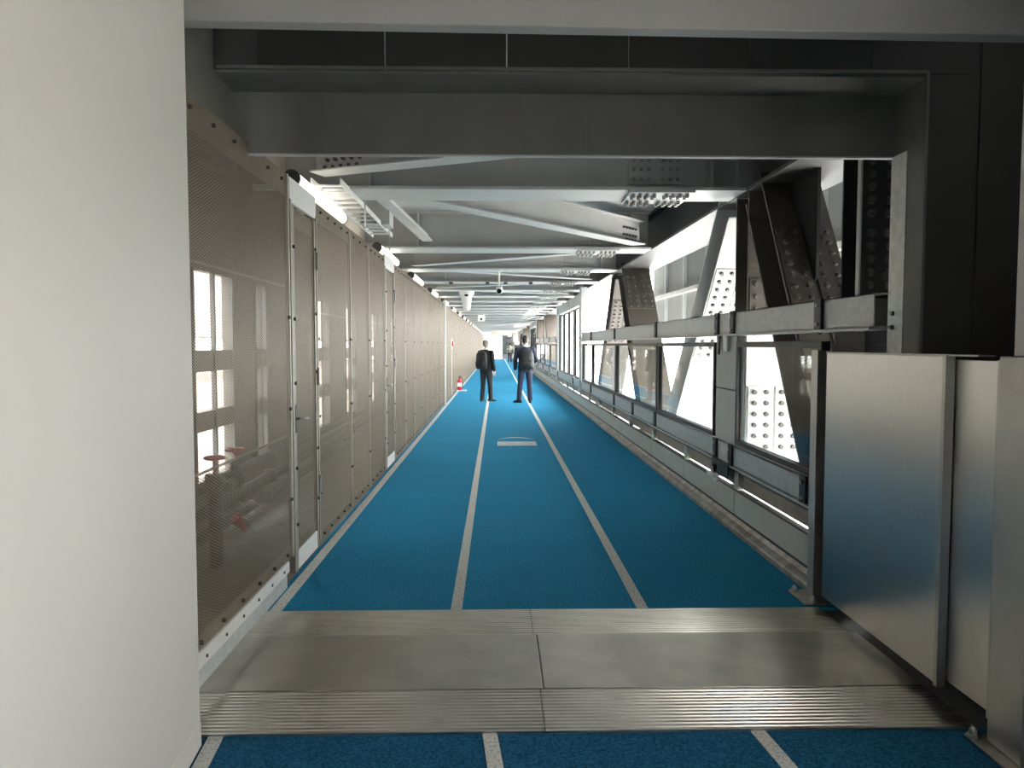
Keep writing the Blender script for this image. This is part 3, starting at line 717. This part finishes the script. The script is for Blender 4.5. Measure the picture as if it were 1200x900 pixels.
pp = [(0,0),(1.1,0),(1.1,2.1),(1.0,2.35),(.75,2.45),(.35,2.45),(.1,2.35),(0,2.1)]
MB().prism(pp,'y',0,.05).build('leaf', mat('door_grey',(.045,.05,.052),.5), ed)
MB().cyl((.72,0,2.2),(.72,-.05,2.2),.2,18).build('round_lamp', emit('round_lamp_glow',(1,1,1),3), ed)
MB().prism([(.25,1.72),(.65,1.72),(.65,1.62),(.95,1.80),(.65,1.98),(.65,1.88),(.25,1.88)],'y',-.012,0).build('arrow_sign', M['black'], ed)
for x0 in (.25,.66): MB().box(x0,x0+.30,-.012,0,1.0,1.4).build('window_light', M['black'], ed)
MB().box(0,1.1,-.02,0,0,.12).build('kick_plate', M['black'], ed)
sg = thing('hanging_board','wide beige board hung under the ceiling near the corridor end','board',(-.6,74,2.55))
MB().box(0,1.7,0,.08,0,.75).build('board_face', M['beige'], sg, bevel=.01)
for xq in (.2,1.5): MB().cyl((xq,.04,.75),(xq,.04,1.0),.02,8).build('hanger_rod', M['galv'], sg)
wb = thing('waste_bin','small dark bin on the carpet near the far bright doorway','bin',(-.75,79,0))
MB().loft([(0,0,0),(0,0,.02),(0,0,.55),(0,0,.62)],[.2,.22,.26,.24],16).build('body', M['dark_grey'], wb, smooth=True)
MB().cyl((0,0,.62),(0,0,.68),.25,16,.12).build('lid', M['black'], wb)

# ------------------------------------------------------------------ outside
struct(MB().box(3.2,160,-60,260,-5.2,-5).build('ground', M['apron']), 'pale apron pavement outside the windows', 'ground')
struct(MB().box(-160,-3.2,-60,260,-5.2,-5).build('ground', M['apron']), 'pale apron pavement beyond the mesh wall', 'ground')
bd = thing('building','pinkish terminal block seen dimly through the mesh wall','building',(-13,0,-5))
MB().box(-6,0,-10,90,0,4.9).build('lower_block', M['pink'], bd)
MB().box(-6,0,-10,90,7.0,11).build('upper_block', M['pink'], bd)
for k in range(12): MB().box(-1,-.5,-8+k*8,-7.4+k*8,4.9,7.0).build('column', M['beige'], bd)

# ------------------------------------------------------------------ people
def skinmat(n, c): return mat(n, c, .55)
SK = skinmat('skin', (.55,.33,.24))
def remesh(o, vox, sm=4):
    r = o.modifiers.new('remesh','REMESH'); r.mode = 'VOXEL'; r.voxel_size = vox; r.use_smooth_shade = True
    s_ = o.modifiers.new('smooth','SMOOTH'); s_.factor = .5; s_.iterations = sm
    return o
def V3(*a): return Vector(a)
def hand(mb, wrist, dirv, palm_n, s=1):
    """palm with four curled fingers and a thumb; dirv points to the finger tips, palm_n out of the palm"""
    d = Vector(dirv).normalized(); n = Vector(palm_n).normalized(); sd = d.cross(n).normalized(); w_ = Vector(wrist)
    mb.loft([w_-d*.02, w_+d*.02, w_+d*.06, w_+d*.09],[(.026,.02),(.036,.017),(.042,.016),(.038,.013)],12,side=sd)
    for i,(o_,l_) in enumerate(((-.031,.062),(-.0105,.075),(.0105,.07),(.031,.055))):
        a = w_+d*.085+sd*o_; b = a+d*l_*.45+n*.006; c = b+d*l_*.32+n*.018; e_ = c+d*l_*.14+n*.02
        mb.loft([a-d*.02,a,b,c,e_],[.009,.0095,.009,.0085,.006],8)
    a = w_+d*.025-sd*.030*s; b = a+d*.035-sd*.028*s+n*.008; c = b+d*.03-sd*.006*s+n*.012
    mb.loft([a,a+d*.012-sd*.01*s,b,c],[.013,.0125,.011,.008],8)
def person(label, loc, rz, h, cfg):
    k = h/1.75
    mats = cfg['mats']; vox = cfg.get('vox',.007)
    fL, fR = cfg['feet']            # ankle (x,y) of each foot
    arms = cfg['arms']              # each: shoulder->elbow->wrist, dir, palm normal
    sh = .185
    b = MB()
    # legs
    hipL, hipR = (-.095,0,.90), (.095,0,.90)
    legs = []
    for hp, ft in ((hipL,fL),(hipR,fR)):
        kn = ((hp[0]+ft[0])/2, (hp[1]+ft[1])/2+cfg.get('knee',.02), .48); legs.append((hp,kn,(ft[0],ft[1],.085)))
    for hp, kn, an in legs:
        mid = tuple((a_+c_)/2 for a_,c_ in zip(hp,kn)); cal = tuple(kn[i]*.68+an[i]*.32 for i in range(3))
        b.loft([hp,mid,kn,cal,an,(an[0],an[1],.04)],[.085,.078,.055,.056,.038,.045],14)
    # torso, neck
    b.loft([(0,0,.82),(0,0,.93),(0,.005,1.06),(0,.01,1.22),(0,0,1.36),(0,-.01,1.44),(0,-.01,1.49)],[(.12,.09),(.165,.115),(.145,.10),(.165,.115),(.175,.105),(.11,.075),(.06,.055)],18)
    hd_ = Vector(cfg.get('head',(0,.02,1.635))); hz = cfg.get('head_turn',0)
    b.loft([(0,-.01,1.44),(0,0,1.50),tuple(hd_+V3(0,-.01,-.06))],[.062,.054,.055],14)
    # head with face, built facing +Y then turned
    Rm = Matrix.Translation(hd_) @ Matrix.Rotation(hz,4,'Z') @ Matrix.Scale(1.06,4)
    b.m = Rm
    b.loft([(0,.015,-.118),(0,.018,-.105),(0,.012,-.07),(0,.004,-.02),(0,-.004,.03),(0,-.008,.075),(0,-.008,.105),(0,-.008,.116)],
           [(.03,.03),(.045,.052),(.060,.078),(.070,.092),(.074,.096),(.066,.085),(.040,.05),(.015,.02)],18)
    b.loft([(0,.092,.012),(0,.108,-.015),(0,.116,-.034),(0,.09,-.042)],[.009,.012,.016,.010],8)     # nose
    b.loft([(-.045,.085,.022),(0,.096,.026),(.045,.085,.022)],[.009,.011,.009],8)                    # brow
    b.loft([(-.022,.088,-.068),(0,.096,-.068),(.022,.088,-.068)],[.007,.010,.007],8)                 # mouth
    for s_ in (-1,1): b.loft([(s_*.070,-.01,-.03),(s_*.080,-.016,-.008),(s_*.084,-.02,.012),(s_*.074,-.012,.028)],[(.006,.010),(.007,.016),(.007,.018),(.005,.010)],8,side=(1,0,0))
    b.m = Matrix()
    for A_ in arms:
        S_, E_, W_2 = [Vector(p) for p in A_['j']]
        b.loft([S_+V3(-S_.x*.35,0,.0),S_,S_*.5+E_*.5,E_,E_*.55+W_2*.45,W_2],[.05,.055,.047,.038,.037,.026],12)
        hand(b, W_2, A_['d'], A_['n'], 1 if S_.x > 0 else -1)
    root = remesh(b.build('person', SK), vox, 3)
    # trousers
    t = MB()
    t.loft([(0,0,.80),(0,0,.92),(0,.005,1.02),(0,.005,1.05)],[(.13,.10),(.178,.128),(.158,.115),(.155,.112)],18)
    for hp, kn, an in legs:
        mid = tuple((a_+c_)/2 for a_,c_ in zip(hp,kn)); cal = tuple(kn[i]*.6+an[i]*.4 for i in range(3))
        t.loft([hp,mid,kn,cal,(an[0],an[1],.10),(an[0],an[1]+.005,.055)],[(.097,.105),(.088,.098),(.070,.078),(.068,.074),(.062,.07),(.066,.078)],16)
    remesh(t.build('trousers', mats['trousers'], root), vox, 3)
    # jacket
    j = MB(); hem = cfg.get('hem',.84)
    j.loft([(0,-.002,hem),(0,0,hem+.1),(0,.005,1.06),(0,.01,1.22),(0,0,1.36),(0,-.008,1.435),(0,-.008,1.475)],[(.198,.142),(.192,.140),(.172,.125),(.19,.138),(.202,.128),(.15,.095),(.072,.07)],20)
    for A_ in arms:
        S_, E_, W_2 = [Vector(p) for p in A_['j']]
        j.loft([S_+V3(-S_.x*.45,0,.01),S_,S_*.5+E_*.5,E_,E_*.5+W_2*.5,W_2-(W_2-E_)*.03],[.068,.072,.064,.056,.052,.046],14)
    remesh(j.build('jacket', mats['jacket'], root), vox, 3)
    c_ = MB(); c_.loft([(0,-.012,1.455),(0,-.004,1.515)],[(.076,.07),(.064,.062)],16); c_.build('shirt_collar', mats['shirt'], root, smooth=True)
    for (hp,kn,an), tz in zip(legs, cfg.get('toes',(0,0))):
        s_ = MB(); s_.m = Matrix.Translation((an[0],an[1],0)) @ Matrix.Rotation(tz,4,'Z')
        s_.loft([(0,-.085,.035),(0,-.06,.05),(0,0,.055),(0,.08,.042),(0,.15,.03),(0,.185,.026)],[(.030,.032),(.040,.048),(.043,.053),(.047,.040),(.045,.028),(.028,.018)],14)
        s_.box(-.042,.042,-.09,.18,.0,.016)
        remesh(s_.build('shoe', mats['shoe'], root), .006, 2)
    hr = MB(); hr.m = Rm
    hr.loft([(0,-.035,-.062),(0,-.035,-.03),(0,-.025,.02),(0,-.016,.06),(0,-.012,.10),(0,-.01,.128)],[(.060,.058),(.073,.070),(.081,.085),(.079,.094),(.058,.068),(.018,.022)],18)
    remesh(hr.build('hair', mats['hair'], root), .006, 3)
    for s_ in (-1,1):
        e_ = MB(); e_.m = Rm; e_.ball((s_*.031,.084,.004),(.011,.008,.009)); e_.build('eye', M['white'], root, smooth=True)
    root.scale = (k,k,k); root.location = loc; root.rotation_euler = (0,0,rz)
    return tag(root, label, 'person')
def backpack(label, loc, rz, mt, wd=.33, ht=.48, dp=.18, tilt=0):
    t = thing('backpack', label, 'backpack', loc, rz); t.rotation_euler = (tilt,0,rz)
    b = MB(); b.loft([(0,0,0),(0,0,.03),(0,0,ht*.5),(0,0,ht*.85),(0,0,ht*.97),(0,0,ht)],[(wd*.42,dp*.42),(wd*.5,dp*.5),(wd*.5,dp*.55),(wd*.46,dp*.46),(wd*.34,dp*.32),(wd*.2,dp*.2)],20)
    o = b.build('bag_body', mt, t, smooth=True)
    b = MB(); b.loft([(0,-dp*.45,.06),(0,-dp*.5,.08),(0,-dp*.55,ht*.4),(0,-dp*.42,ht*.5)],[(wd*.36,.03),(wd*.4,.045),(wd*.4,.05),(wd*.34,.02)],16); b.build('front_pocket', mt, t, smooth=True)
    for s_ in (-1,1):
        MB().tube([(s_*wd*.30,dp*.42,ht*.95),(s_*wd*.36,dp*.8,ht*1.02),(s_*wd*.42,dp*1.5,ht*.95),(s_*wd*.45,dp*2.0,ht*.7),(s_*wd*.5,dp*1.6,ht*.3),(s_*wd*.45,dp*.5,ht*.12)],.017,8).build('strap', M['strap'], t)
    MB().tube([(-.05,dp*.2,ht*.97),(-.03,dp*.25,ht*1.07),(.03,dp*.25,ht*1.07),(.05,dp*.2,ht*.97)],.01,8).build('grab_loop', M['strap'], t)
    return t
M['strap'] = mat('dark_strap', (.03,.03,.035), .7)
char = mat('charcoal_suit', (.022,.024,.027), .8, noise=.2, scale=60)
char2 = mat('charcoal_trousers', (.035,.038,.043), .8, noise=.2, scale=60)
navy = mat('navy_jacket', (.018,.022,.045), .8, noise=.2, scale=60)
navy2 = mat('navy_trousers', (.030,.036,.075), .8, noise=.2, scale=60)
shoe = mat('black_leather', (.012,.011,.011), .35)
shirt = mat('white_shirt', (.75,.75,.76), .7)
hair_g = mat('grey_hair', (.30,.28,.25), .7, noise=.5, scale=90)
hair_k = mat('black_hair', (.014,.011,.010), .6)
r1 = -.55
person('grey-haired person in dark suit with black backpack, standing beside the white lane line', (-.30,21.25,0), r1, 1.76, dict(
    mats=dict(jacket=char,trousers=char2,shoe=shoe,shirt=shirt,hair=hair_g), feet=((-.125,-.02),(.12,.05)), toes=(.25,-.45), head_turn=-.25,
    arms=[dict(j=[(-.20,0,1.40),(-.235,-.02,1.12),(-.20,.14,.90)],d=(.1,.5,-.85),n=(1,0,.2)), dict(j=[(.20,0,1.40),(.245,-.03,1.12),(.245,.05,.86)],d=(.02,.18,-1),n=(-1,.1,0))]))
bx, byy = -.30+.205*math.sin(r1)*1.0, 21.25-.205*math.cos(r1)
backpack('black square backpack on the back of the grey-haired person', (bx-.02,byy,.93), r1, mat('black_nylon',(.012,.012,.013),.6), .36, .50, .19, .0)
r2 = .06
person('black-haired person in navy suit with slung backpack and one bent elbow', (.80,20.72,0), r2, 1.86, dict(
    mats=dict(jacket=navy,trousers=navy2,shoe=shoe,shirt=mat('pale_blue_shirt',(.55,.58,.68),.7),hair=hair_k), feet=((-.165,.02),(.125,-.02)), toes=(.75,-.12), head_turn=-.2,
    arms=[dict(j=[(-.205,0,1.40),(-.265,-.03,1.13),(-.265,.04,.86)],d=(0,.15,-1),n=(1,.1,0)), dict(j=[(.205,0,1.40),(.30,.0,1.13),(.20,.20,1.04)],d=(-.5,.8,.2),n=(-.5,-.5,.5))]))
backpack('black slouching backpack on the back of the black-haired person', (.85,20.50,.93), r2-.1, mat('dark_nylon',(.016,.016,.02),.6), .36, .52, .18, 0)
person('distant person in pale shirt walking near the windows, carrying a dark bag', (1.22,68.5,0), .1, 1.78, dict(
    mats=dict(jacket=mat('beige_shirt',(.50,.47,.40),.8),trousers=mat('dark_red_brown_trousers',(.06,.035,.05),.8),shoe=shoe,shirt=shirt,hair=hair_k), feet=((-.10,.12),(.10,-.10)), vox=.012, hem=.86,
    arms=[dict(j=[(-.20,0,1.40),(-.25,-.05,1.13),(-.24,.06,.88)],d=(0,.2,-1),n=(1,0,0)), dict(j=[(.20,0,1.40),(.25,-.04,1.13),(.25,.06,.88)],d=(0,.15,-1),n=(-1,0,0))]))
hb = thing('shoulder_bag','dark bag at the side of the distant person in pale shirt','bag',(1.52,68.45,.85))
MB().loft([(0,0,0),(0,0,.03),(0,0,.30),(0,0,.34)],[(.06,.15),(.08,.17),(.07,.16),(.03,.13)],14).build('bag_body', M['strap'], hb, smooth=True)
MB().tube([(0,-.14,.3),(-.05,-.10,.62),(-.05,.08,.62),(0,.14,.3)],.012,8).build('strap', M['strap'], hb)

# ------------------------------------------------------------------ world, sun, camera
W = bpy.data.worlds.new('World'); SC.world = W; W.use_nodes = True
bg = W.node_tree.nodes['Background']; bg.inputs['Color'].default_value = (1.0,.985,.96,1); bg.inputs['Strength'].default_value = 10.0

cam = bpy.data.cameras.new('camera'); co = bpy.data.objects.new('camera', cam); COL.objects.link(co); SC.camera = co
cam.sensor_fit = 'HORIZONTAL'; cam.sensor_width = 36; cam.lens = 870/1200*36; cam.clip_end = 500; cam.clip_start = .05
yaw = math.atan(18/870); pit = math.atan(46/math.hypot(870,18))
co.location = (0,0,1.62); co.rotation_euler = (PI/2-pit, 0, -yaw)
SC.view_settings.view_transform = 'Standard'; SC.view_settings.look = 'None'; SC.view_settings.gamma = 1; SC.view_settings.use_curve_mapping = False
SC.view_settings.exposure = .9
SC.cycles.max_bounces = 10; SC.cycles.diffuse_bounces = 6; SC.cycles.glossy_bounces = 4; SC.cycles.transparent_max_bounces = 24
SC.cycles.use_denoising = True
SC.cycles.sample_clamp_indirect = 8
